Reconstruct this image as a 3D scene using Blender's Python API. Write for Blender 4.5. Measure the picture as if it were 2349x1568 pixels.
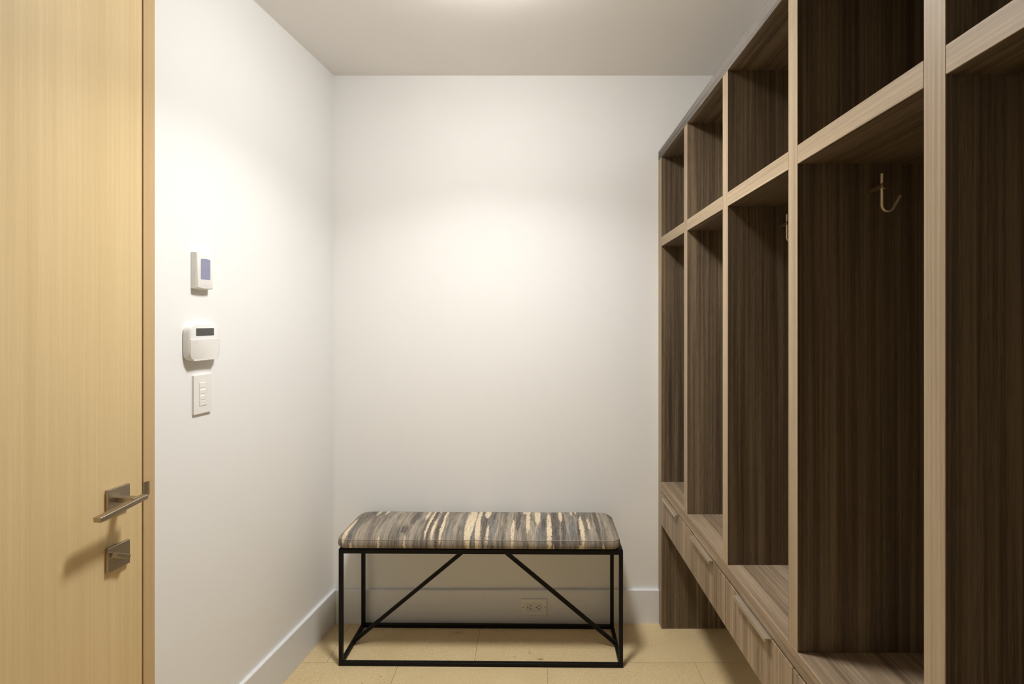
import bpy, bmesh, math, random
from mathutils import Vector, Matrix

for o in list(bpy.data.objects):
    bpy.data.objects.remove(o)
scene = bpy.context.scene
COL = scene.collection

# ------------------------------------------------------------------ camera, world, exposure
CAM_H = 1.379
F_PX = 1200.0
cam_data = bpy.data.cameras.new('camera')
cam = bpy.data.objects.new('camera', cam_data)
COL.objects.link(cam)
cam.location = (0, 0, CAM_H)
cam.rotation_euler = (math.pi / 2, 0, 0)
cam_data.sensor_fit = 'HORIZONTAL'
cam_data.sensor_width = 36.0
cam_data.lens = 36.0 * F_PX / 2349.0
cam_data.shift_x = -51.5 / 2349.0
cam_data.shift_y = -44.0 / 2349.0
cam_data.clip_start = 0.02
scene.camera = cam

world = bpy.data.worlds.new('world')
scene.world = world
world.use_nodes = True
world.node_tree.nodes['Background'].inputs[0].default_value = (1.0, 0.93, 0.84, 1)
world.node_tree.nodes['Background'].inputs[1].default_value = 0.05

vs = scene.view_settings
vs.view_transform = 'Standard'
vs.look = 'None'
vs.gamma = 1.0
vs.use_curve_mapping = False
vs.exposure = 0.0

LAMP_POS = (-0.15, 1.46)
LAMP_COLOR = (1.0, 0.992, 0.978, 1)
LAMP_STRENGTH = 45.0
LAMP_RIM = 64.0
LAMP_BEAM = 12.7
BEAM_SPREAD = 130.0

# ------------------------------------------------------------------ room measures
BACK_Y = 2.415
CEIL_Z = 2.52
REAR_Y = -1.30
RIGHT_X = 0.985
LEFT_A = 0.1208                       # left wall runs slightly out of square
LEFT_X0 = -1.2183


def left_x(y):
    return LEFT_X0 + LEFT_A * y


TH = math.atan2(-LEFT_A, 1.0)         # local +X = out of the left wall, +Y = along it to the back
SC = math.sqrt(1 + LEFT_A * LEFT_A)


def left_pt(y, z):
    return Vector((left_x(y), y, z))


# ------------------------------------------------------------------ helpers
def tag(o, label=None, cat=None, group=None, kind=None):
    if label: o['label'] = label
    if cat: o['category'] = cat
    if group: o['group'] = group
    if kind: o['kind'] = kind
    return o


def empty(name, loc, rz=0.0):
    o = bpy.data.objects.new(name, None)
    COL.objects.link(o)
    o.empty_display_size = 0.05
    o.location = loc
    o.rotation_euler = (0, 0, rz)
    return o


def link(name, bm, mats, parent=None, loc=(0, 0, 0), rot=(0, 0, 0), smooth=False):
    me = bpy.data.meshes.new(name)
    bmesh.ops.recalc_face_normals(bm, faces=bm.faces[:])
    bm.to_mesh(me)
    bm.free()
    if not isinstance(mats, (list, tuple)):
        mats = [mats]
    for m in mats:
        me.materials.append(m)
    if smooth:
        for p in me.polygons:
            p.use_smooth = True
        if smooth == 'auto':
            me.set_sharp_from_angle(angle=math.radians(35))
    o = bpy.data.objects.new(name, me)
    COL.objects.link(o)
    o.location = loc
    o.rotation_euler = rot
    if parent is not None:
        o.parent = parent
    return o


def bm_box(bm, x0, x1, y0, y1, z0, z1):
    vs_ = [bm.verts.new(p) for p in ((x0, y0, z0), (x1, y0, z0), (x1, y1, z0), (x0, y1, z0),
                                     (x0, y0, z1), (x1, y0, z1), (x1, y1, z1), (x0, y1, z1))]
    fs = []
    for q in ((0, 3, 2, 1), (4, 5, 6, 7), (0, 1, 5, 4), (1, 2, 6, 5), (2, 3, 7, 6), (3, 0, 4, 7)):
        fs.append(bm.faces.new([vs_[i] for i in q]))
    return fs


def bevel(bm, r, seg=1):
    if r > 0:
        bmesh.ops.bevel(bm, geom=bm.edges[:], offset=r, offset_type='OFFSET', segments=seg,
                        profile=0.6, affect='EDGES', clamp_overlap=True)


def box(name, x0, x1, y0, y1, z0, z1, mat, parent=None, bev=0.0, seg=1, smooth=False):
    """box with origin at its own centre, given in the parent's frame"""
    c = Vector(((x0 + x1) / 2, (y0 + y1) / 2, (z0 + z1) / 2))
    bm = bmesh.new()
    bm_box(bm, x0 - c.x, x1 - c.x, y0 - c.y, y1 - c.y, z0 - c.z, z1 - c.z)
    bevel(bm, bev, seg)
    return link(name, bm, mat, parent, c, smooth=smooth)


def board(name, x0, x1, y0, y1, z0, z1, mats, parent, bev=0.0008):
    """cabinet board: second material on the banded front edge (facing -X)"""
    o = box(name, x0, x1, y0, y1, z0, z1, mats, parent, bev)
    for p in o.data.polygons:
        if p.normal.x < -0.7:
            p.material_index = 1
    return o


def bm_poly_prism(bm, pts, z0, z1, axis='Z'):
    """pts: 2D outline; axis Z -> (x,y), axis X -> (y,z) extruded along x"""
    def P(a, b, h):
        return (a, b, h) if axis == 'Z' else (h, a, b)
    lo = [bm.verts.new(P(a, b, z0)) for a, b in pts]
    hi = [bm.verts.new(P(a, b, z1)) for a, b in pts]
    n = len(pts)
    bm.faces.new(lo)
    top = bm.faces.new(hi)
    for i in range(n):
        bm.faces.new((lo[i], lo[(i + 1) % n], hi[(i + 1) % n], hi[i]))
    return top


def rrect(hx, hy, r, seg=6, cx=0.0, cy=0.0):
    r = max(min(r, hx - 1e-4, hy - 1e-4), 1e-4)
    pts = []
    for k, (sx, sy) in enumerate(((1, 1), (-1, 1), (-1, -1), (1, -1))):
        for i in range(seg + 1):
            a = math.pi / 2 * (k + i / seg)
            pts.append((cx + sx * (hx - r) + r * math.cos(a), cy + sy * (hy - r) + r * math.sin(a)))
    return pts


def bm_loft(bm, rings, cap0=True, cap1=True):
    vr = [[bm.verts.new(p) for p in ring] for ring in rings]
    n = len(vr[0])
    for a, b in zip(vr[:-1], vr[1:]):
        for i in range(n):
            bm.faces.new((a[i], a[(i + 1) % n], b[(i + 1) % n], b[i]))
    if cap0: bm.faces.new(vr[0])
    if cap1: bm.faces.new(vr[-1])
    return vr


def bm_cyl(bm, p0, p1, r, n=20, r1=None, chamfer=0.0):
    p0, p1 = Vector(p0), Vector(p1)
    d = (p1 - p0).normalized()
    u = d.orthogonal().normalized()
    v = d.cross(u)
    r1 = r if r1 is None else r1
    prof = [(0, r - chamfer), (chamfer, r), ((p1 - p0).length - chamfer, r1), ((p1 - p0).length, r1 - chamfer)] if chamfer \
        else [(0, r), ((p1 - p0).length, r1)]
    rings = []
    for t, rr in prof:
        rings.append([p0 + d * t + (u * math.cos(2 * math.pi * i / n) + v * math.sin(2 * math.pi * i / n)) * rr for i in range(n)])
    bm_loft(bm, rings)


def bm_bar(bm, p0, p1, w, h, up=Vector((0, 0, 1))):
    """square bar between two points"""
    p0, p1 = Vector(p0), Vector(p1)
    d = (p1 - p0).normalized()
    s = d.cross(up).normalized()
    t = s.cross(d)
    rings = []
    for p in (p0, p1):
        rings.append([p + s * a * w / 2 + t * b * h / 2 for a, b in ((-1, -1), (1, -1), (1, 1), (-1, 1))])
    bm_loft(bm, rings)


# ------------------------------------------------------------------ materials
class NT:
    def __init__(self, name):
        self.m = bpy.data.materials.new(name)
        self.m.use_nodes = True
        self.t = self.m.node_tree
        self.b = self.t.nodes['Principled BSDF']

    def n(self, typ, **kw):
        nd = self.t.nodes.new(typ)
        for k, v in kw.items():
            if k.startswith('i_'):
                key = k[2:]
                key = int(key) if key.isdigit() else key.replace('_', ' ')
                nd.inputs[key].default_value = v
            else:
                setattr(nd, k, v)
        return nd

    def l(self, a, b):
        self.t.links.new(a, b)

    def math(self, op, a, b=None, c=None, clamp=False):
        nd = self.n('ShaderNodeMath', operation=op)
        nd.use_clamp = clamp
        for i, v in enumerate((a, b, c)):
            if v is None: continue
            if isinstance(v, (int, float)): nd.inputs[i].default_value = v
            else: self.l(v, nd.inputs[i])
        return nd.outputs[0]

    def vmath(self, op, a, b=None, c=None, out=0):
        nd = self.n('ShaderNodeVectorMath', operation=op)
        for i, v in enumerate((a, b, c)):
            if v is None: continue
            if isinstance(v, (tuple, list)): nd.inputs[i].default_value = v
            else: self.l(v, nd.inputs[i])
        return nd.outputs['Value'] if op in ('LENGTH', 'DOT_PRODUCT', 'DISTANCE') else nd.outputs[0]

    def noise(self, vec, scale=1.0, detail=3.0, rough=0.5, dist=0.0, color=False):
        nd = self.n('ShaderNodeTexNoise')
        nd.inputs['Scale'].default_value = scale
        nd.inputs['Detail'].default_value = detail
        nd.inputs['Roughness'].default_value = rough
        nd.inputs['Distortion'].default_value = dist
        self.l(vec, nd.inputs['Vector'])
        return nd.outputs['Color' if color else 'Fac']

    def ramp(self, fac, stops, interp='LINEAR'):
        nd = self.n('ShaderNodeValToRGB')
        cr = nd.color_ramp
        cr.interpolation = interp
        while len(cr.elements) < len(stops):
            cr.elements.new(0.5)
        for e, (p, c) in zip(cr.elements, stops):
            e.position = p
            e.color = (c[0], c[1], c[2], 1)
        self.l(fac, nd.inputs[0])
        return nd.outputs[0]

    def mix(self, fac, a, b, mode='MIX'):
        nd = self.n('ShaderNodeMix', data_type='RGBA', blend_type=mode)
        for sock, v in ((nd.inputs[0], fac), (nd.inputs[6], a), (nd.inputs[7], b)):
            if isinstance(v, (int, float)): sock.default_value = v
            elif isinstance(v, (tuple, list)): sock.default_value = (v[0], v[1], v[2], 1)
            else: self.l(v, sock)
        return nd.outputs[2]

    def bump(self, h, strength=0.2, dist=0.001):
        nd = self.n('ShaderNodeBump')
        nd.inputs['Strength'].default_value = strength
        nd.inputs['Distance'].default_value = dist
        self.l(h, nd.inputs['Height'])
        self.l(nd.outputs[0], self.b.inputs['Normal'])

    def coord(self, rnd=True):
        tc = self.n('ShaderNodeTexCoord').outputs['Object']
        if not rnd:
            return tc
        r = self.n('ShaderNodeObjectInfo').outputs['Random']
        cx = self.n('ShaderNodeCombineXYZ')
        for i, k in enumerate((37.0, 61.0, 23.0)):
            self.l(self.math('MULTIPLY', r, k), cx.inputs[i])
        return self.vmath('ADD', tc, cx.outputs[0])


def plain(name, col, rough=0.5, metal=0.0, spec=0.5, emit=None, strength=0.0, mottling=0.03):
    t = NT(name)
    nz = t.noise(t.coord(), 40.0, 2.0)
    k = t.math('MULTIPLY_ADD', nz, mottling * 2, 1 - mottling)
    t.l(t.mix(1.0, col, k, 'MULTIPLY'), t.b.inputs['Base Color'])
    t.b.inputs['Roughness'].default_value = rough
    t.b.inputs['Metallic'].default_value = metal
    t.b.inputs['Specular IOR Level'].default_value = spec
    if emit:
        t.b.inputs['Emission Color'].default_value = (*emit, 1)
        t.b.inputs['Emission Strength'].default_value = strength
    return t.m


def wood(name, axis, dark, mid, light, rough=0.5, band=26.0, contrast=1.0, spec=0.35):
    t = NT(name)
    c = t.coord()

    def sc(a, b):
        s = [a, a, a]
        s['XYZ'.index(axis)] = b
        return t.vmath('MULTIPLY', c, tuple(s))
    n1 = t.noise(sc(band, 0.55), 1.0, 3.0, 0.55, 0.2)
    n2 = t.noise(sc(band * 5.5, 1.4), 1.0, 3.0, 0.55, 0.3)
    n3 = t.noise(sc(band * 26, 26.0), 1.0, 2.0, 0.6)
    s = t.math('MULTIPLY', n1, 0.40)
    s = t.math('MULTIPLY_ADD', n2, 0.40, s)
    s = t.math('MULTIPLY_ADD', n3, 0.20, s)
    h = 0.135 / contrast
    col = t.ramp(s, [(0.5 - h, dark), (0.5, mid), (0.5 + h, light)])
    t.l(col, t.b.inputs['Base Color'])
    t.b.inputs['Roughness'].default_value = rough
    t.b.inputs['Specular IOR Level'].default_value = spec
    t.bump(n3, 0.12, 0.0006)
    return t.m


def plaster(name, col, amount=0.02):
    t = NT(name)
    c = t.coord(False)
    n1 = t.noise(c, 2.2, 3.0, 0.5)
    n2 = t.noise(c, 160.0, 3.0, 0.6)
    k = t.math('MULTIPLY_ADD', n1, amount * 2, 1 - amount)
    t.l(t.mix(1.0, col, k, 'MULTIPLY'), t.b.inputs['Base Color'])
    t.b.inputs['Roughness'].default_value = 0.75
    t.b.inputs['Specular IOR Level'].default_value = 0.25
    t.bump(t.math('MULTIPLY_ADD', n1, 2.5, t.math('MULTIPLY', n2, 0.25)), 0.10, 0.003)
    return t.m


M = {}
M['wall'] = plaster('wall_paint', (0.89, 0.882, 0.860))
M['ceiling'] = plaster('ceiling_paint', (0.88, 0.855, 0.82), 0.01)
M['base'] = plain('baseboard_paint', (0.83, 0.835, 0.85), 0.45)
M['white'] = plain('white_plastic', (0.86, 0.84, 0.80), 0.35)
M['white2'] = plain('satin_white_plastic', (0.80, 0.785, 0.75), 0.4)
M['grey_line'] = plain('grey_print', (0.42, 0.41, 0.40), 0.5)
M['badge_ink'] = plain('pale_badge_ink', (0.66, 0.65, 0.62), 0.5)
M['pale_print'] = plain('pale_grey_print', (0.62, 0.61, 0.59), 0.5)
M['lcd_blue'] = plain('blue_grey_display', (0.27, 0.28, 0.40), 0.25)
M['lcd_digit'] = plain('display_digit', (0.235, 0.243, 0.35), 0.3)
M['lcd_dark'] = plain('dark_display', (0.075, 0.073, 0.068), 0.22)
M['slot'] = plain('socket_slot_black', (0.006, 0.005, 0.005), 0.6)
M['led'] = plain('indicator_white', (0.95, 0.95, 0.93), 0.3, emit=(1, 1, 1), strength=0.35)  # weakly emissive white for the short bars on two switch buttons
M['black'] = plain('black_powder_coat', (0.004, 0.004, 0.004), 0.5, 0.0, 0.2)
M['joint'] = plain('tile_joint', (0.22, 0.165, 0.095), 0.8)


def brushed(name, col, rough, axis):
    t = NT(name)
    c = t.coord()
    s = [900.0, 900.0, 900.0]
    s['XYZ'.index(axis)] = 12.0
    n = t.noise(t.vmath('MULTIPLY', c, tuple(s)), 1.0, 2.0)
    k = t.math('MULTIPLY_ADD', n, 0.3, 0.85)
    t.l(t.mix(1.0, col, k, 'MULTIPLY'), t.b.inputs['Base Color'])
    t.b.inputs['Metallic'].default_value = 1.0
    t.l(t.math('MULTIPLY_ADD', n, 0.2, rough - 0.1), t.b.inputs['Roughness'])
    return t.m


M['nickel'] = brushed('satin_nickel', (0.47, 0.41, 0.32), 0.36, 'Y')
M['nickel_pull'] = brushed('champagne_nickel_pull', (0.78, 0.70, 0.58), 0.42, 'Y')
M['hook'] = plain('brass_nickel_hook', (0.80, 0.66, 0.47), 0.42, 0.45)  # raised golden tone paints in the bright room reflected by the hook
M['hook_arm'] = brushed('dark_nickel_arm', (0.52, 0.43, 0.32), 0.4, 'Y')  # darker than the hook: shade and dark reflection put into arm and cap colour

WD, WM, WL = (0.058, 0.039, 0.023), (0.146, 0.103, 0.062), (0.268, 0.197, 0.123)
M['wood_z'] = wood('walnut_veneer_upright', 'Z', WD, WM, WL)
M['wood_y'] = wood('walnut_veneer_lengthwise', 'Y', WD, WM, WL)
ED, EM, EL = (0.21, 0.152, 0.092), (0.33, 0.247, 0.155), (0.45, 0.350, 0.232)
M['edge_z'] = wood('light_edge_band_upright', 'Z', ED, EM, EL, band=40.0, contrast=0.8)
M['edge_y'] = wood('light_edge_band_lengthwise', 'Y', ED, EM, EL, band=40.0, contrast=0.8)
M['edge_top'] = wood('greyed_edge_band', 'Y', (0.085, 0.074, 0.063), (0.145, 0.129, 0.112), (0.225, 0.204, 0.182), rough=0.65, band=40.0, contrast=1.3, spec=0.2)
FD, FM, FL = (0.150, 0.106, 0.065), (0.265, 0.194, 0.125), (0.375, 0.285, 0.192)
M['front_z'] = wood('walnut_drawer_veneer', 'Z', FD, FM, FL, band=30.0, contrast=1.2)
M['seat_y'] = wood('walnut_seat_veneer', 'Y', FD, FM, FL, band=34.0, contrast=1.15)
M['door'] = wood('pale_oak_door_veneer', 'Z', (0.68, 0.505, 0.260), (0.73, 0.555, 0.295), (0.78, 0.605, 0.335), 0.5, band=30.0, contrast=0.9)
M['jamb'] = wood('oak_jamb', 'Z', (0.54, 0.375, 0.19), (0.59, 0.415, 0.215), (0.63, 0.45, 0.24), 0.5, band=30.0, contrast=0.8)
M['door_edge'] = plain('door_shadow_gap', (0.16, 0.11, 0.055), 0.7)  # shade of the door gap painted as a dark tone on the stop


def make_tile_mat():
    t = NT('cork_look_floor_tile')
    c = t.coord(True)
    w = t.n('ShaderNodeNewGeometry').outputs['Position']
    n1 = t.noise(c, 5.0, 3.0, 0.5)
    n2 = t.noise(c, 190.0, 2.0, 0.6)
    n3 = t.noise(c, 420.0, 1.0, 0.5)
    s = t.math('MULTIPLY_ADD', n1, 0.30, t.math('MULTIPLY', n2, 0.70))
    col = t.ramp(s, [(0.30, (0.60, 0.455, 0.235)), (0.5, (0.71, 0.55, 0.305)), (0.70, (0.80, 0.645, 0.39))])
    fl = t.math('GREATER_THAN', n3, 0.69)
    col = t.mix(t.math('MULTIPLY', fl, 0.55), col, (0.86, 0.74, 0.52))
    # small dark scuffs and dirt specks on the floor
    wj = t.vmath('ADD', w, t.vmath('MULTIPLY', t.vmath('SUBTRACT', t.noise(w, 260.0, 2.0, color=True), (0.5, 0.5, 0.5)), (0.016, 0.016, 0.0)))
    stain = None
    for (sx, sy, rx, ry, k) in ((0.025, 2.145, 0.016, 0.007, 1.0), (-0.082, 2.16, 0.006, 0.004, 0.9), (-0.02, 2.19, 0.006, 0.016, 0.5),
                                (-0.34, 2.33, 0.030, 0.010, 0.45), (-0.60, 2.04, 0.007, 0.004, 0.7), (-0.66, 2.00, 0.004, 0.008, 0.8),
                                (0.37, 2.07, 0.004, 0.004, 0.7), (-0.45, 2.26, 0.006, 0.003, 0.8)):
        d = t.vmath('LENGTH', t.vmath('MULTIPLY', t.vmath('SUBTRACT', wj, (sx, sy, 0.0)), (1 / rx, 1 / ry, 0.0)))
        m = t.math('MULTIPLY', t.math('SUBTRACT', 1.15, d, clamp=True), k)
        stain = m if stain is None else t.math('MAXIMUM', stain, m)
    col = t.mix(t.math('MULTIPLY', stain, 0.75), col, (0.07, 0.05, 0.03))
    t.l(col, t.b.inputs['Base Color'])
    t.b.inputs['Roughness'].default_value = 0.5
    t.b.inputs['Specular IOR Level'].default_value = 0.3
    t.bump(n2, 0.08, 0.0008)
    return t.m


M['tile'] = make_tile_mat()

# ------------------------------------------------------------------ the setting
# floor: dark bed with separate tiles in running bond
bm = bmesh.new()
bm_box(bm, -1.75, 1.2, -1.5, 2.6, -0.15, -0.0025)
floor = tag(link('floor', bm, M['joint']), 'beige cork-look tile floor in running bond', kind='structure')


def clip_poly(pts, f):
    out = []
    for i in range(len(pts)):
        a, b = pts[i], pts[(i + 1) % len(pts)]
        fa, fb = f(a), f(b)
        if fa >= 0: out.append(a)
        if (fa > 0 and fb < 0) or (fa < 0 and fb > 0):
            k = fa / (fa - fb)
            out.append((a[0] + (b[0] - a[0]) * k, a[1] + (b[1] - a[1]) * k))
    return out


TW, TD, G = 0.600, 0.300, 0.0007
for r in range(-1, 13):
    y1 = 2.123 + 0.30 - r * TD - TD
    y0, y1 = y1, y1 + TD
    xo = -0.845 if r % 2 == 0 else -0.549
    for k in range(-2, 5):
        x0 = xo + k * TW
        p = [(x0 + G, y0 + G), (x0 + TW - G, y0 + G), (x0 + TW - G, y1 - G), (x0 + G, y1 - G)]
        for f in (lambda q: q[0] - left_x(q[1]) - 0.001, lambda q: RIGHT_X - 0.001 - q[0],
                  lambda q: BACK_Y - 0.001 - q[1], lambda q: q[1] - REAR_Y - 0.001):
            p = clip_poly(p, f)
            if len(p) < 3: break
        if len(p) < 3: continue
        cx = sum(q[0] for q in p) / len(p)
        cy = sum(q[1] for q in p) / len(p)
        if max(q[0] for q in p) - min(q[0] for q in p) < 0.01 or max(q[1] for q in p) - min(q[1] for q in p) < 0.01:
            continue
        bm = bmesh.new()
        bm_poly_prism(bm, [(a - cx, b - cy) for a, b in p], -0.0035, 0.0)
        link('floor_tile', bm, M['tile'], floor, (cx, cy, 0))

tag(box('ceiling', -1.75, 1.2, -1.5, 2.6, CEIL_Z, CEIL_Z + 0.12, M['ceiling']), 'plain white ceiling', kind='structure')
tag(box('wall_back', -1.2, RIGHT_X + 0.15, BACK_Y, BACK_Y + 0.12, 0.0, CEIL_Z, M['wall']), 'white plaster wall behind the bench', kind='structure')
tag(box('wall_right', RIGHT_X, RIGHT_X + 0.12, REAR_Y - 0.1, BACK_Y, 0.0, CEIL_Z, M['wall']), 'white wall behind the locker cabinet', kind='structure')
tag(box('wall_rear', -1.7, RIGHT_X, REAR_Y - 0.12, REAR_Y, 0.0, CEIL_Z, M['wall']), 'white wall behind the viewpoint', kind='structure')


def s_of(y):
    return (y - BACK_Y) * SC


DOOR_S1 = s_of(1.399)                 # latch edge of the door
JAMB_S = s_of(1.4375)                 # outer edge of the jamb
DOOR_W = 0.87
DOOR_H = 2.38
DOOR_S0 = DOOR_S1 - DOOR_W
JW = JAMB_S - DOOR_S1
LW_ORG = left_pt(BACK_Y, 0)
bm = bmesh.new()
bm_box(bm, -0.12, 0, JAMB_S, 0.12, 0, CEIL_Z)
bm_box(bm, -0.12, 0, DOOR_S0 - JW, JAMB_S, DOOR_H + JW, CEIL_Z)
bm_box(bm, -0.12, 0, s_of(REAR_Y) - 0.02, DOOR_S0 - JW, 0, CEIL_Z)
tag(link('wall_left', bm, M['wall'], loc=LW_ORG, rot=(0, 0, TH)), 'white plaster wall with the oak door and wall controls', kind='structure')


def base_profile(bm, ax, a0, a1, h=0.153, t=0.015):
    pts = [(0, 0), (t, 0), (t, h - 0.002), (t - 0.002, h), (0, h)]
    if ax == 'left':
        f = lambda p, a: (p[0], a, p[1])
    else:
        f = lambda p, a: (a, -p[0], p[1])
    bm_loft(bm, [[f(p, a0) for p in pts], [f(p, a1) for p in pts]])


bm = bmesh.new()
base_profile(bm, 'left', JAMB_S + 0.001, -0.0005)
tag(link('baseboard_left', bm, M['base'], loc=LW_ORG, rot=(0, 0, TH)), 'white baseboard along the left wall', kind='structure')
bm = bmesh.new()
base_profile(bm, 'back', left_x(BACK_Y) + 0.0145, 0.5715)
tag(link('baseboard_back', bm, M['base'], loc=(0, BACK_Y, 0)), 'white baseboard behind the bench', kind='structure')

# door jamb with strike plate
trim = empty('trim_1', LW_ORG, TH)
tag(trim, 'plain oak door jamb between the door and the white wall', kind='structure')
box('jamb', -0.115, 0.002, DOOR_S1 + 0.0025, JAMB_S, 0, DOOR_H + JW, M['jamb'], trim, 0.0008)
box('jamb', -0.115, 0.002, DOOR_S0 - JW, DOOR_S0 - 0.0025, 0, DOOR_H + JW, M['jamb'], trim, 0.0008)
box('jamb_head', -0.115, 0.002, DOOR_S0 - 0.0025, DOOR_S1 + 0.0025, DOOR_H + 0.003, DOOR_H + JW, M['jamb'], trim, 0.0008)
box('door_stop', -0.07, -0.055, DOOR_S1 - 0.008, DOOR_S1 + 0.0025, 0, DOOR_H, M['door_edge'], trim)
bm = bmesh.new()
# curved strike lip: thin strip wrapping the jamb arris
prof = [(-0.03, 0.0), (0.0005, 0.0), (0.004, 0.003), (0.0058, 0.010), (0.0062, 0.0155)]
z0s, z1s = 0.915, 0.952
ra, rb = [], []
for (px_, py_) in prof:
    ra.append((px_, DOOR_S1 + 0.0013 + py_))
outline = ra + [(a - 0.0013, b + 0.0008) for a, b in reversed(ra)]
bm_loft(bm, [[(a, b, z0s) for a, b in outline], [(a, b, z1s) for a, b in outline]])
tag(link('strike_plate', bm, M['nickel'], trim), 'curved brushed nickel strike plate')

# door leaf: origin at base, latch side
door = tag(box('door_1', -0.045, 0.0, DOOR_S0, DOOR_S1, 0.006, DOOR_H, M['door'], None, 0.001), 'flush pale oak door with square nickel lever and thumbturn', kind='structure')
dc = Vector(door.location)
door.matrix_world = Matrix.Translation(LW_ORG) @ Matrix.Rotation(TH, 4, 'Z') @ Matrix.Translation(dc)
door.location = LW_ORG + Matrix.Rotation(TH, 3, 'Z') @ dc
door.rotation_euler = (0, 0, TH)


def door_local(x, s, z):
    return Vector((x, s, z)) - dc


ROS_S = s_of(1.324)
ROS = 0.0305
LEV_Z, BOLT_Z = 0.934, 0.790


def rosette(name, z, parent=door):
    bm = bmesh.new()
    bm_box(bm, 0, 0.009, -ROS, ROS, -ROS, ROS)
    bevel(bm, 0.0006)
    return link(name, bm, M['nickel'], parent, door_local(0.0, ROS_S, z))


ros = rosette('lever_handle', LEV_Z)
tag(ros, 'brushed nickel lever handle on square rosette')
bm = bmesh.new()
bm_box(bm, 0.009, 0.056, -0.009, 0.009, -0.0065, 0.0065)
bevel(bm, 0.0006)
link('handle_neck', bm, M['nickel'], ros)
bm = bmesh.new()
# square lever bar, slightly drooping towards its free end
bm_bar(bm, (0.058, 0.0235, 0.001), (0.058, -0.106, -0.0125), 0.020, 0.0115)
bevel(bm, 0.0007)
link('lever', bm, M['nickel'], ros)
bolt = rosette('privacy_lock', BOLT_Z)
tag(bolt, 'square nickel privacy thumbturn')
bm = bmesh.new()
top = bm_poly_prism(bm, [(0.008, -0.026), (0.014, -0.029), (0.026, -0.025), (0.026, 0.016), (0.008, 0.018)], -0.0055, 0.0055)
bevel(bm, 0.0006)
link('thumbturn', bm, M['nickel'], bolt, rot=(-0.5, 0, 0))

# ------------------------------------------------------------------ ceiling light (just above the frame)
def lamp_glass(name, strength):
    tl = NT(name)
    tl.b.inputs['Base Color'].default_value = (0.9, 0.88, 0.84, 1)
    tl.b.inputs['Emission Color'].default_value = LAMP_COLOR
    tl.b.inputs['Emission Strength'].default_value = strength
    return tl.m


M['lamp_lens'] = lamp_glass('opal_lamp_lens', LAMP_STRENGTH)
M['lamp_rim'] = lamp_glass('opal_lamp_rim', LAMP_RIM)


def ceiling_light(pos, label, lens, rim, beam):
    lamp = tag(empty('ceiling_light', (pos[0], pos[1], CEIL_Z)), label, 'ceiling light')
    bm = bmesh.new()
    bm_cyl(bm, (0, 0, -0.018), (0, 0, 0.0), 0.150, 64, chamfer=0.003)
    link('base_ring', bm, M['white'], lamp, smooth='auto')

    def disc(r, z):
        return [(r * math.cos(2 * math.pi * i / 64), r * math.sin(2 * math.pi * i / 64), z) for i in range(64)]
    bm = bmesh.new()
    bm_loft(bm, [disc(0.140, -0.018), disc(0.141, -0.045), disc(0.137, -0.066), disc(0.131, -0.073)])
    link('diffuser_rim', bm, M[rim], lamp, smooth=True)
    bm = bmesh.new()
    bm_loft(bm, [disc(0.131, -0.0735), disc(0.120, -0.079), disc(0.095, -0.085), disc(0.045, -0.088)])
    link('diffuser_lens', bm, M[lens], lamp, smooth=True)
    if beam > 0:
        ld = bpy.data.lights.new('lamp_beam', 'AREA')
        ld.shape = 'DISK'
        ld.size = 0.25
        ld.energy = beam
        ld.spread = math.radians(BEAM_SPREAD)
        ld.color = LAMP_COLOR[:3]
        lo = bpy.data.objects.new('lamp_beam', ld)
        COL.objects.link(lo)
        lo.parent = lamp
        lo.location = (0, 0, -0.0895)


ceiling_light(LAMP_POS, 'round white flush ceiling light casting the glow at the top edge', 'lamp_lens', 'lamp_rim', LAMP_BEAM)

# ------------------------------------------------------------------ locker cabinet
FX = 0.572                            # front plane
BX = 0.972                            # back of the cabinet
T = 0.041
SEAT_B, SEAT_T = 0.621, 0.662
SH_B, SH_T = 1.724, 1.765
TOP_B, TOP_T = 2.126, 2.167
DR_B = 0.470
DIV = [(2.359, 2.4135), (1.960, 2.001), (1.549, 1.590), (1.138, 1.179), (0.728, 0.769), (0.317, 0.358), (-0.093, -0.052)]
LK = Vector((FX, 1.16, 0.0))
lk = tag(empty('locker_cabinet', LK), 'tall walnut locker cabinet with open cubbies and drawers along the right wall', 'cabinet')


def lk_board(name, x0, x1, y0, y1, z0, z1, mats):
    return board(name, x0 - LK.x, x1 - LK.x, y0 - LK.y, y1 - LK.y, z0, z1, mats, lk)


for i, (a, b) in enumerate(DIV):
    if i in (0, len(DIV) - 1):
        lk_board('end_panel', FX, BX, a, b, 0.001, TOP_B, [M['wood_z'], M['edge_z']])
    else:
        lk_board('divider', FX, BX, a, b, SEAT_T, TOP_B, [M['wood_z'], M['edge_z']])
for i in range(len(DIV) - 1):
    y1, y0 = DIV[i][0], DIV[i + 1][1]
    lk_board('shelf', FX, BX, y0, y1, SH_B, SH_T, [M['wood_y'], M['edge_y']])
lk_board('top_panel', FX, BX, DIV[-1][0], DIV[0][1], TOP_B, TOP_T, [M['wood_y'], M['edge_top']])
lk_board('back_panel', BX, BX + 0.010, DIV[-1][0], DIV[0][1], DR_B, TOP_T, [M['wood_z'], M['wood_z']])
lk_board('base_panel', FX + 0.021, BX, DIV[-1][1], DIV[0][0], DR_B + 0.002, DR_B + 0.02, [M['wood_y'], M['wood_y']])

tag(lk_board('seat_board', FX, BX, DIV[-1][1], DIV[0][0], SEAT_B, SEAT_T, [M['seat_y'], M['seat_y']]), 'long walnut seat board above the drawers')

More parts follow.
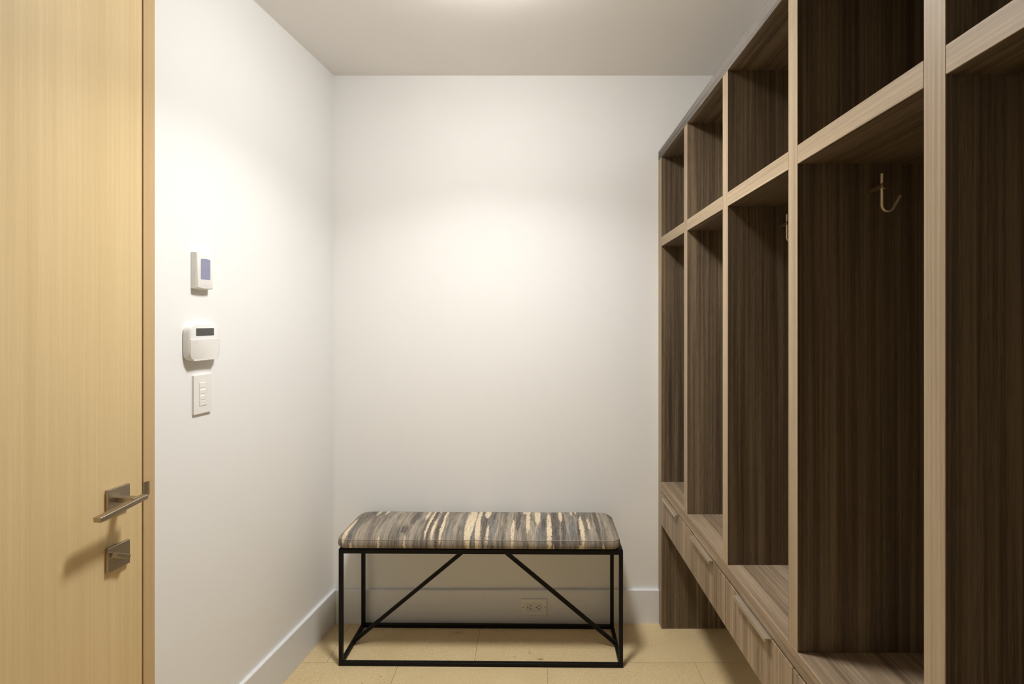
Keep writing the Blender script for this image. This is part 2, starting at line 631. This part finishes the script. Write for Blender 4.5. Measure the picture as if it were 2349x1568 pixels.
cent = [(a + b) / 2 for a, b in DIV]
for i in range(len(DIV) - 1):
    y1 = DIV[0][0] if i == 0 else cent[i]
    y0 = DIV[-1][1] if i == len(DIV) - 2 else cent[i + 1]
    g = 0.0013
    x0, x1 = FX - LK.x, FX + 0.02 - LK.x
    dr = board('drawer', x0, x1, y0 + g - LK.y, y1 - g - LK.y, DR_B, 0.6150, [M['front_z'], M['front_z']], lk, 0.0006)
    bm = bmesh.new()
    w = 0.101
    prof = [(-0.016, -0.0075), (-0.0145, -0.0075), (-0.0145, 0.0004), (0.019, 0.0004), (0.019, 0.0022), (-0.016, 0.0022)]
    bm_loft(bm, [[(x, -w, z) for x, z in prof], [(x, w, z) for x, z in prof]])
    yc = (y0 + y1) / 2 if i else (cent[0] - 0.0 + cent[1]) / 2 - 0.008
    h = link('drawer_pull', bm, M['nickel_pull'], dr, Vector((FX, yc, 0.6150)) - LK - Vector(dr.location))
    if i == 0:
        tag(h, 'slim satin nickel tab pull')

# coat hooks on the cabinet's uprights
HOOK_LABELS = ['metal coat hook in the farthest cubby beside the back wall',
               'metal coat hook in the second cubby from the back wall',
               'metal coat hook half hidden behind the upright, third cubby from the back wall',
               'brass-toned coat hook in full view, fourth cubby from the back wall']
for i in range(4):
    root = tag(empty('coat_hook', (0.727, DIV[i][0] - 0.0005, 1.664)), HOOK_LABELS[i], 'coat hook', 'coat hooks in the locker cubbies')
    bm = bmesh.new()
    bm_cyl(bm, (0, 0, 0), (0, -0.050, 0), 0.0062, 20, chamfer=0.0006)
    link('arm', bm, M['hook_arm'], root, smooth='auto')
    bm = bmesh.new()
    bm_cyl(bm, (0, -0.050, 0), (0, -0.0545, 0), 0.0078, 24, chamfer=0.0008)
    link('end_cap', bm, M['hook_arm'], root, smooth='auto')
    bm = bmesh.new()
    path = [(-0.002, 0.026)] + [(-0.002, 0.026 - 0.012 * k) for k in range(1, 6)]
    cx, cz, R = 0.0105, -0.040, 0.0125
    for k in range(0, 9):
        a = math.pi + k / 8 * math.radians(150)
        path.append((cx + R * math.cos(a), cz + R * math.sin(a)))
    a = math.pi + math.radians(150)
    tx, tz = -math.sin(a), math.cos(a)
    lx, lz = path[-1]
    for k in range(1, 5):
        path.append((lx + tx * 0.0075 * k, lz + tz * 0.0075 * k))
    rings = []
    for k, (x, z) in enumerate(path):
        p0, p1 = path[max(k - 1, 0)], path[min(k + 1, len(path) - 1)]
        d = Vector((p1[0] - p0[0], 0, p1[1] - p0[1])).normalized()
        nrm = Vector((d.z, 0, -d.x))
        c0 = Vector((x, -0.046, z))
        ring = []
        for j in range(10):
            an = 2 * math.pi * j / 10
            ring.append(c0 + nrm * (0.0023 * math.cos(an)) + Vector((0, 1, 0)) * (0.0036 * math.sin(an)))
        rings.append(ring)
    bm_loft(bm, rings)
    link('hook', bm, M['hook'], root, smooth='auto')

# ------------------------------------------------------------------ bench
BC = Vector((-0.215, 2.2365, 0.0))
BROT = math.radians(-0.65)
bench = tag(empty('bench', BC, BROT), 'black metal frame bench with slanted braces against the back wall', 'bench')
HX, HY, BT, BH = 0.571, 0.140, 0.0155, 0.470
for sx in (-1, 1):
    for sy in (-1, 1):
        xa, xb = sorted((sx * HX, sx * (HX - BT)))
        ya, yb = sorted((sy * HY, sy * (HY - BT)))
        box('leg', xa, xb, ya, yb, 0.0005, BH, M['black'], bench, 0.0012, 2)
for sy in (-1, 1):
    ya, yb = sorted((sy * HY, sy * (HY - BT)))
    box('bottom_rail', -HX + BT, HX - BT, ya, yb, 0.0005, BT, M['black'], bench, 0.0008)
    box('top_rail', -HX + BT, HX - BT, ya, yb, BH - 0.018, BH, M['black'], bench, 0.0008)
for sx in (-1, 1):
    xa, xb = sorted((sx * HX, sx * (HX - BT)))
    box('bottom_rail', xa, xb, -HY + BT, HY - BT, 0.0005, BT, M['black'], bench, 0.0008)
    box('top_rail', xa, xb, -HY + BT, HY - BT, BH - 0.018, BH, M['black'], bench, 0.0008)
    bm = bmesh.new()
    bm_bar(bm, (sx * (HX - 0.006), 0, 0.010), (sx * 0.012, 0, BH - 0.004), 0.0145, 0.0145, Vector((0, 1, 0)))
    bevel(bm, 0.0008)
    link('brace', bm, M['black'], bench)
box('seat_plate', -HX + 0.003, HX - 0.003, -HY + 0.003, HY - 0.003, BH, BH + 0.004, M['black'], bench, 0.0008)


# cushion fabric: streaked ikat-like weave, streaks run front to back
def make_fabric():
    t = NT('streaked_ikat_fabric')
    c = t.n('ShaderNodeTexCoord').outputs['Object']
    sp = t.n('ShaderNodeSeparateXYZ')
    t.l(c, sp.inputs[0])
    # unrolled coordinate: over the top, then down the front face
    v = t.math('MULTIPLY_ADD', sp.outputs[2], 1.0, sp.outputs[1])
    cmb = t.n('ShaderNodeCombineXYZ')
    t.l(sp.outputs[0], cmb.inputs[0])
    t.l(v, cmb.inputs[1])
    p = cmb.outputs[0]
    n1 = t.noise(t.vmath('MULTIPLY', p, (24, 3.0, 1)), 1.0, 3.0, 0.55)
    n2 = t.noise(t.vmath('MULTIPLY', p, (95, 4.5, 1)), 1.0, 3.0, 0.6)
    n3 = t.noise(t.vmath('MULTIPLY', p, (420, 14, 1)), 1.0, 2.0, 0.6)
    weave = t.noise(t.vmath('MULTIPLY', p, (900, 500, 1)), 1.0, 1.0)
    s = t.math('MULTIPLY_ADD', n1, 0.34, t.math('MULTIPLY_ADD', n2, 0.34, t.math('MULTIPLY', n3, 0.32)))
    col = t.ramp(s, [(0.32, (0.065, 0.056, 0.048)), (0.42, (0.145, 0.127, 0.108)), (0.50, (0.245, 0.210, 0.168)),
                     (0.57, (0.37, 0.315, 0.245)), (0.67, (0.58, 0.49, 0.37))])
    # blue-grey zones
    nb = t.noise(t.vmath('MULTIPLY', t.vmath('ADD', p, (3.1, 1.7, 0)), (15, 4.0, 1)), 1.0, 3.0, 0.5)
    mb = t.math('MULTIPLY', t.math('MULTIPLY', t.math('SUBTRACT', nb, 0.50), 6.0, clamp=True), 0.45)
    col = t.mix(mb, col, t.ramp(s, [(0.35, (0.045, 0.052, 0.055)), (0.5, (0.135, 0.148, 0.152)), (0.65, (0.34, 0.34, 0.315))]))
    # ochre threads
    no = t.noise(t.vmath('MULTIPLY', t.vmath('ADD', p, (7.7, 4.2, 0)), (120, 6.0, 1)), 1.0, 2.0, 0.5)
    mo = t.math('MULTIPLY', t.math('MULTIPLY', t.math('SUBTRACT', no, 0.62), 9.0, clamp=True), 0.55)
    col = t.mix(mo, col, (0.46, 0.33, 0.17))
    # ragged edges for the drawn streaks
    jag = t.vmath('SUBTRACT', t.noise(t.vmath('MULTIPLY', p, (70, 75, 1)), 1.0, 4.0, 0.72, color=True), (0.5, 0.5, 0.5))
    pj = t.vmath('ADD', p, t.vmath('MULTIPLY', jag, (0.022, 0.07, 0.0)))

    def streaks(lst, seed):
        m = None
        for (px0, py0, px1, py1, w) in lst:
            def top(px, py):
                y = 1028.4 / (py - 740)
                return ((px - 1226) / 1200 * y - CU.x, y - CU.y + 0.045)
            a, b = top(px0, py0), top(px1, py1)
            xc, yc = (a[0] + b[0]) / 2, (a[1] + b[1]) / 2
            hw = w * 0.5 * 2.2 / 1200 * 1.15
            hh = max(abs(a[1] - b[1]) / 2 * 1.12, 0.012)
            d = t.vmath('LENGTH', t.vmath('MULTIPLY_ADD', pj, (1 / hw, 1 / hh, 0), (-xc / hw, -yc / hh, 0)))
            m = d if m is None else t.math('MINIMUM', m, d)
        return t.math('MULTIPLY', t.math('SUBTRACT', 1.12, m), 6.0, clamp=True)
    dark = [(1189.7, 1179, 1189.7, 1218, 10), (1273, 1174, 1273, 1260, 15), (1361, 1172, 1369, 1225, 9), (1137, 1178, 1137, 1197, 5),
            (1114, 1182, 1112, 1240, 9), (1003, 1172, 985, 1238, 7), (1022, 1172, 1002, 1238, 7), (962, 1180, 948, 1205, 12),
            (1290, 1180, 1293, 1240, 8), (1249, 1195, 1246, 1218, 8), (1128, 1240, 1128, 1256, 10), (1400, 1172, 1402, 1180, 6),
            (1326, 1200, 1328, 1240, 4), (935, 1210, 925, 1225, 12)]
    blue = [(1245, 1172, 1245, 1238, 11), (1131, 1190, 1128, 1242, 15), (1312, 1185, 1312, 1236, 13), (816, 1200, 806, 1240, 8),
            (1075, 1172, 1058, 1215, 8), (1085, 1205, 1080, 1262, 9), (890, 1172, 880, 1186, 9), (1365, 1240, 1367, 1262, 16), (1236, 1215, 1234, 1245, 8)]
    cream = [(813.5, 1196, 790, 1236, 10), (789, 1238, 787, 1262, 7), (881.6, 1172, 865.7, 1188, 5), (900, 1171, 887, 1184, 5),
             (997, 1171, 976, 1195, 6), (1005, 1171, 974, 1230, 5), (1018, 1170, 1011, 1180, 6), (999, 1199, 994, 1233, 5),
             (1033, 1170, 1018, 1205, 4), (1021, 1200, 1010, 1236, 6), (1094, 1171, 1068, 1236, 17), (1070, 1236, 1069, 1262, 6),
             (1098, 1205, 1094, 1250, 7), (1118, 1170, 1125, 1192, 12), (1101, 1171, 1099, 1225, 7), (1121, 1210, 1118, 1238, 4),
             (1210, 1177, 1214, 1219, 8), (1233, 1170, 1233, 1203, 12), (1208, 1174, 1209, 1183, 15), (1261, 1186, 1259, 1245, 9),
             (1284, 1172, 1284, 1199, 7), (1331, 1193, 1338, 1240, 8), (1346, 1195, 1352, 1215, 5), (1176, 1200, 1178, 1240, 6),
             (1337, 1240, 1338, 1262, 8), (1356, 1245, 1356, 1262, 5), (1391, 1240, 1392, 1262, 6), (1259, 1245, 1260, 1262, 5),
             (1272, 1240, 1273, 1262, 4), (858, 1232, 856, 1262, 5), (1372, 1171, 1374, 1178, 6), (1318, 1172, 1318, 1182, 4),
             (920, 1228, 922, 1258, 4), (1308, 1172, 1308, 1186, 4)]
    pale = [(1168, 1172, 1172, 1240, 12), (1215, 1200, 1222, 1240, 14), (955, 1200, 948, 1240, 10), (905, 1190, 885, 1238, 8), (1380, 1175, 1405, 1236, 14),
            (925, 1175, 905, 1200, 5)]
    col = t.mix(t.math('MULTIPLY', streaks(pale, 3), 0.5), col, t.ramp(n3, [(0.35, (0.30, 0.255, 0.195)), (0.65, (0.52, 0.45, 0.35))]))
    col = t.mix(t.math('MULTIPLY', streaks(blue, 1), 0.6), col, t.ramp(n3, [(0.35, (0.085, 0.092, 0.092)), (0.65, (0.22, 0.228, 0.22))]))
    col = t.mix(t.math('MULTIPLY', streaks(dark, 0), 0.80), col, t.ramp(n3, [(0.35, (0.05, 0.042, 0.036)), (0.65, (0.17, 0.142, 0.12))]))
    col = t.mix(t.math('MULTIPLY', t.math('MULTIPLY', streaks(cream, 2), t.math('MULTIPLY', t.math('SUBTRACT', n3, 0.30), 12.0, clamp=True)), 0.95), col, t.ramp(n3, [(0.35, (0.60, 0.48, 0.32)), (0.65, (0.78, 0.66, 0.48))]))
    col = t.mix(1.0, col, t.math('MULTIPLY_ADD', weave, 0.5, 0.75), 'MULTIPLY')
    t.l(col, t.b.inputs['Base Color'])
    t.b.inputs['Roughness'].default_value = 0.85
    t.b.inputs['Specular IOR Level'].default_value = 0.2
    t.bump(weave, 0.25, 0.0008)
    return t.m


CU = Vector((-0.224, 2.2325, BH + 0.0045))
M['fabric'] = make_fabric()
M['seam'] = plain('pale_seam_thread', (0.36, 0.31, 0.245), 0.9, 0.0, 0.1, mottling=0.2)
CHX, CHY = 0.5715, 0.1465
bm = bmesh.new()
rings = []


def cushion_ring(inset, z, r):
    hx, hy = CHX - inset, CHY - inset
    base = rrect(hx, hy, r, 8)
    # resample the long edges so that the crown stays smooth
    out = []
    for i in range(len(base)):
        a, b = base[i], base[(i + 1) % len(base)]
        d = math.hypot(b[0] - a[0], b[1] - a[1])
        nseg = 24 if i % 9 == 8 and abs(a[0] - b[0]) > abs(a[1] - b[1]) else (8 if i % 9 == 8 else 1)
        for k in range(nseg):
            f = k / nseg
            out.append((a[0] + (b[0] - a[0]) * f, a[1] + (b[1] - a[1]) * f))
    res = []
    for (x, y) in out:
        wob = 0.0009 * math.sin(x * 23 + 1.3) * math.sin(x * 9.1 + z * 30) if z > 0.01 else 0
        res.append((x, y + wob * (1 if y > 0 else -1), z + wob * 0.8))
    return res


for inset, z, r in ((0.016, 0.0, 0.03), (0.006, 0.002, 0.034), (0.0015, 0.008, 0.036), (0.0, 0.018, 0.037), (0.001, 0.028, 0.037), (0.003, 0.0345, 0.036),
                    (0.0045, 0.0362, 0.035), (0.007, 0.0385, 0.035), (0.013, 0.0445, 0.034), (0.024, 0.0525, 0.032), (0.042, 0.0595, 0.03), (0.068, 0.0632, 0.03),
                    (0.10, 0.0650, 0.02), (0.13, 0.0655, 0.008)):
    rings.append(cushion_ring(inset, z, r))
bm_loft(bm, rings)
cushion = link('seat_cushion', bm, M['fabric'], None, CU, (0, 0, BROT), smooth=True)
tag(cushion, 'thin bench cushion in streaked grey, cream and taupe woven fabric', 'cushion')
# seam cord along the top edge of the side band
bm = bmesh.new()
path = cushion_ring(0.0032, 0.0358, 0.036)
n = len(path)
vr = []
for i, pnt in enumerate(path):
    a, b = Vector(path[i - 1]), Vector(path[(i + 1) % n])
    d = (b - a).normalized()
    s = d.cross(Vector((0, 0, 1))).normalized()
    u = s.cross(d)
    vr.append([bm.verts.new(Vector(pnt) + s * 0.0009 * math.cos(j * math.pi / 3) + u * 0.0009 * math.sin(j * math.pi / 3)) for j in range(6)])
for i in range(n):
    for j in range(6):
        bm.faces.new((vr[i][j], vr[i][(j + 1) % 6], vr[(i + 1) % n][(j + 1) % 6], vr[(i + 1) % n][j]))
link('seam', bm, M['seam'], cushion, smooth=True)


# ------------------------------------------------------------------ wall controls (frames: +X out of the wall, +Y along it, +Z up)
def wall_frame(name, y0, y1, zc, label, cat):
    return tag(empty(name, left_pt((y0 + y1) / 2, zc), TH), label, cat)


def plate_x(bm, outline, x0, x1, inset=0.0, scale=1.0):
    """prism with a softened front rim, outline in (y,z)"""
    ring = lambda x, k: [(x, y * k, z * k) for y, z in outline]
    r = inset
    bm_loft(bm, [ring(x0, 1.0), ring(x1 - r, 1.0), ring(x1 - r * 0.35, 1.0 - r * 0.25 / 0.05), ring(x1, 1.0 - r / 0.05)] if r else [ring(x0, 1.0), ring(x1, 1.0)])


# thermostat
th = wall_frame('thermostat', 1.566, 1.634, 1.537, 'white thermostat with blue-grey display above the alarm keypad', 'thermostat')
hw, hh = 0.0345, 0.0555


def arched(hw, hh, bulge, rc=0.004, n=12):
    pts = []
    for i in range(n + 1):
        k = i / n * 2 - 1
        pts.append((hw * k, -hh - bulge * (1 - k * k)))
    for i in range(n + 1):
        k = 1 - i / n * 2
        pts.append((hw * k, hh + bulge * (1 - k * k)))
    return pts


bm = bmesh.new()
o1 = arched(hw, hh - 0.001, 0.003)
rings = []
for x, k in ((0.0, 0.97), (0.004, 1.0), (0.014, 0.985), (0.0185, 0.955), (0.0205, 0.90), (0.021, 0.86)):
    rings.append([(x, y * k + 0.0, z * (1 - (1 - k) * 0.62)) for y, z in o1])
bm_loft(bm, rings)
link('body', bm, M['white'], th, smooth='auto')
bm = bmesh.new()
scr = [(-0.0195, -0.0265)] + [(0.0195 * (i / 5 - 1) + 0.0, -0.0265) for i in range(0)] + [(0.0195, -0.0265)]
for i in range(9):
    k = 1 - i / 8 * 2
    scr.append((0.0195 * k, 0.0345 + 0.0028 * (1 - k * k)))
bm_poly_prism(bm, scr, 0.0205, 0.0213, 'X')
screen = tag(link('display', bm, M['lcd_blue'], th), 'blue-grey display showing faint digits')
SEG = {'6': 'afgedc', '8': 'abcdefg', '0': 'abcdef'}


def seg_digit(bm, ch, cy, cz, w, h, t, x):
    S = {'a': (0, h, w, t), 'g': (0, 0, w, t), 'd': (0, -h, w, t), 'f': (-w, h / 2, t, h / 2), 'b': (w, h / 2, t, h / 2),
         'e': (-w, -h / 2, t, h / 2), 'c': (w, -h / 2, t, h / 2)}
    for s in SEG[ch]:
        a, b, p, q = S[s]
        bm_box(bm, x, x + 0.00015, cy + a - p, cy + a + p, cz + b - q, cz + b + q)


bm = bmesh.new()
seg_digit(bm, '6', 0.0015, 0.0035, 0.0026, 0.0048, 0.0006, 0.0212)
seg_digit(bm, '8', 0.0115, 0.0035, 0.0036, 0.0075, 0.0007, 0.0212)
link('digits', bm, M['lcd_digit'], screen)
bm = bmesh.new()
bm_loft(bm, [[(0.0206, r * math.cos(2 * math.pi * i / 28), -0.0405 + r * math.sin(2 * math.pi * i / 28)) for i in range(28)] for r in (0.0052, 0.0046)], False, False)
for v_ in bm.verts: v_.co.x = 0.02125
link('button_ring', bm, M['grey_line'], th)
bm = bmesh.new()
bm_cyl(bm, (0.0205, 0, -0.0405), (0.0214, 0, -0.0405), 0.0045, 28)
link('button', bm, M['white'], th, smooth='auto')
bm = bmesh.new()
for k in range(7):
    bm_box(bm, 0.0206, 0.02115, -0.009 + k * 0.0027, -0.009 + k * 0.0027 + 0.0016, 0.0445, 0.0458)
link('maker_mark', bm, M['pale_print'], th)

# alarm keypad
kp = wall_frame('alarm_keypad', 1.534, 1.664, 1.319, 'white alarm keypad with dark display and closed flap, between thermostat and switch', 'alarm keypad')
KW, KH = 0.0655, 0.0555


def keypad_outline(kw, kh):
    pts = []
    n = 40
    for i in range(n):
        a = 2 * math.pi * i / n
        cx_, sz_ = math.cos(a), math.sin(a)
        e = 2 / 5.5
        y = kw * math.copysign(abs(cx_) ** e, cx_)
        z = kh * math.copysign(abs(sz_) ** e, sz_)
        pts.append((y, z))
    return pts


bm = bmesh.new()
rings = []
for x, ky, kz in ((0.0, 0.97, 0.93), (0.003, 1.0, 0.965), (0.012, 0.985, 0.985), (0.018, 0.955, 0.985), (0.0205, 0.925, 0.975), (0.0215, 0.90, 0.955)):
    rings.append([(x, y * ky, z * kz) for y, z in keypad_outline(KW, KH)])
bm_loft(bm, rings)
link('body', bm, M['white2'], kp, smooth='auto')
bm = bmesh.new()
pts = [p for p in keypad_outline(KW * 0.93, KH * 0.975) if p[1] < 0.0105]
pts = sorted(pts, key=lambda p: math.atan2(p[1] - 0.0, p[0]))
low = [p for p in keypad_outline(KW * 0.93, KH * 0.975) if p[1] <= 0.0]
low = sorted(low, key=lambda p: math.atan2(p[1], p[0]) if math.atan2(p[1], p[0]) <= 0 else math.atan2(p[1], p[0]) - 2 * math.pi)
flap = low + [(KW * 0.93, 0.0115), (-KW * 0.93, 0.0115)]
seen = []
for q in flap:
    if not seen or math.hypot(q[0] - seen[-1][0], q[1] - seen[-1][1]) > 1e-5:
        seen.append(q)
rings = []
for x, k in ((0.012, 1.0), (0.0225, 0.995), (0.0235, 0.97)):
    rings.append([(x, y * k, (z + 0.02) * k - 0.02) for y, z in seen])
bm_loft(bm, rings)
fl = link('flap', bm, M['white'], kp, smooth='auto')
bm = bmesh.new()
bm_poly_prism(bm, rrect(0.0105, 0.0026, 0.0008, 3, -0.0405, 0.0035), 0.0233, 0.0238, 'X')
badge = link('maker_badge', bm, M['white2'], fl)
fc = bpy.data.curves.new('badge_text', 'FONT')
fc.body = 'DSC'
fc.size = 0.0058
fc.align_x = 'CENTER'
fc.align_y = 'CENTER'
tmp = bpy.data.objects.new('badge_text', fc)
COL.objects.link(tmp)
bpy.context.view_layer.update()
tme = bpy.data.meshes.new_from_object(tmp.evaluated_get(bpy.context.evaluated_depsgraph_get()))
bpy.data.objects.remove(tmp)
tme.materials.clear()
tme.materials.append(M['badge_ink'])
to = bpy.data.objects.new('badge_lettering', tme)
COL.objects.link(to)
to.parent = fl
to.location = (0.0239, -0.0405, 0.0035)
to.rotation_euler = (math.pi / 2, 0, math.pi / 2)
for yy in (-0.038, 0.036):
    ybm = bmesh.new()
    bm_box(ybm, 0.0215, 0.0240, -0.012, 0.012, -0.0012, 0.0012)
    link('finger_grip', ybm, M['white2'], fl, (0, yy, -0.0523))
bm = bmesh.new()
bm_poly_prism(bm, rrect(0.0365, 0.0112, 0.002, 4, -0.0015, 0.0325), 0.0205, 0.0222, 'X')
tag(link('display', bm, M['lcd_dark'], kp), 'dark narrow display window')

# light switch / dimmer keypad
sw = wall_frame('light_switch', 1.572, 1.643, 1.161, 'white light switch plate with small stacked buttons below the alarm keypad', 'light switch')
bm = bmesh.new()
bm_box(bm, 0, 0.0065, -0.0365, 0.0365, -0.0595, 0.0595)
bevel(bm, 0.0012, 2)
link('cover_plate', bm, M['white'], sw)
bm = bmesh.new()
bm_box(bm, 0.003, 0.0069, -0.0165, 0.0165, -0.0365, 0.0365)
bevel(bm, 0.0003)
link('insert', bm, M['white2'], sw)
for k in range(4):
    z = 0.0271 - k * 0.01805
    bm = bmesh.new()
    bm_box(bm, 0.006, 0.0080, -0.0155, 0.0135, -0.0082, 0.0082)
    bevel(bm, 0.0006)
    b_ = link('button', bm, M['white'], sw, (0, 0, z))
    if k in (1, 2):
        bm = bmesh.new()
        bm_box(bm, 0.0078, 0.0083, -0.0125, 0.0055 - 0.004 * (k - 1), 0.0030, 0.0050)
        tag(link('indicator', bm, M['led'], b_), 'lit white indicator bar')

# wall outlet on the back baseboard
ot = tag(empty('power_outlet', (-0.002, BACK_Y - 0.0151, 0.0775), 0.0), 'white double power outlet on the baseboard under the bench', 'outlet')


def ybox(name, x0, x1, z0, z1, d0, d1, mat, parent, bev=0.0):
    return box(name, x0, x1, -d1, -d0, z0, z1, mat, parent, bev)


ybox('cover_plate', -0.0585, 0.0585, -0.0368, 0.0368, 0.0, 0.0055, M['white'], ot, 0.0011)
ins = ybox('receptacle', -0.0338, 0.0338, -0.0168, 0.0168, 0.003, 0.0062, M['white2'], ot, 0.0004)
bm = bmesh.new()
for x in (-0.0345, 0.0345):
    bm_box(bm, x - 0.0005, x + 0.0005, -0.00585, -0.005, -0.0168, 0.0168)
for z in (-0.0174, 0.0174):
    bm_box(bm, -0.0345, 0.0345, -0.00565, -0.005, z - 0.0003, z + 0.0003)
link('plate_joint', bm, M['grey_line'], ot)
ic = Vector(ins.location)
for cx_ in (-0.0205, 0.0180):
    for (dx, dz, w, h) in ((0.0, 0.0066, 0.0047, 0.0014), (0.0, -0.0068, 0.0041, 0.0014)):
        bm = bmesh.new()
        bm_box(bm, -w, w, -0.0003, 0.0006, -h, h)
        link('slot', bm, M['slot'], ins, Vector((cx_ + 0.0045, -0.0063, dz)) - ic)
    bm = bmesh.new()
    bm_cyl(bm, (0, 0.0006, 0), (0, -0.0003, 0), 0.0027, 16)
    link('ground_hole', bm, M['slot'], ins, Vector((cx_ - 0.0075, -0.0063, -0.0002)) - ic, smooth='auto')
for x in (-0.0495, 0.0495):
    bm = bmesh.new()
    bm_cyl(bm, (0, 0, 0), (0, -0.0008, 0), 0.0031, 16)
    link('screw', bm, M['grey_line'], ot, (x, -0.0054, -0.0003), smooth='auto')
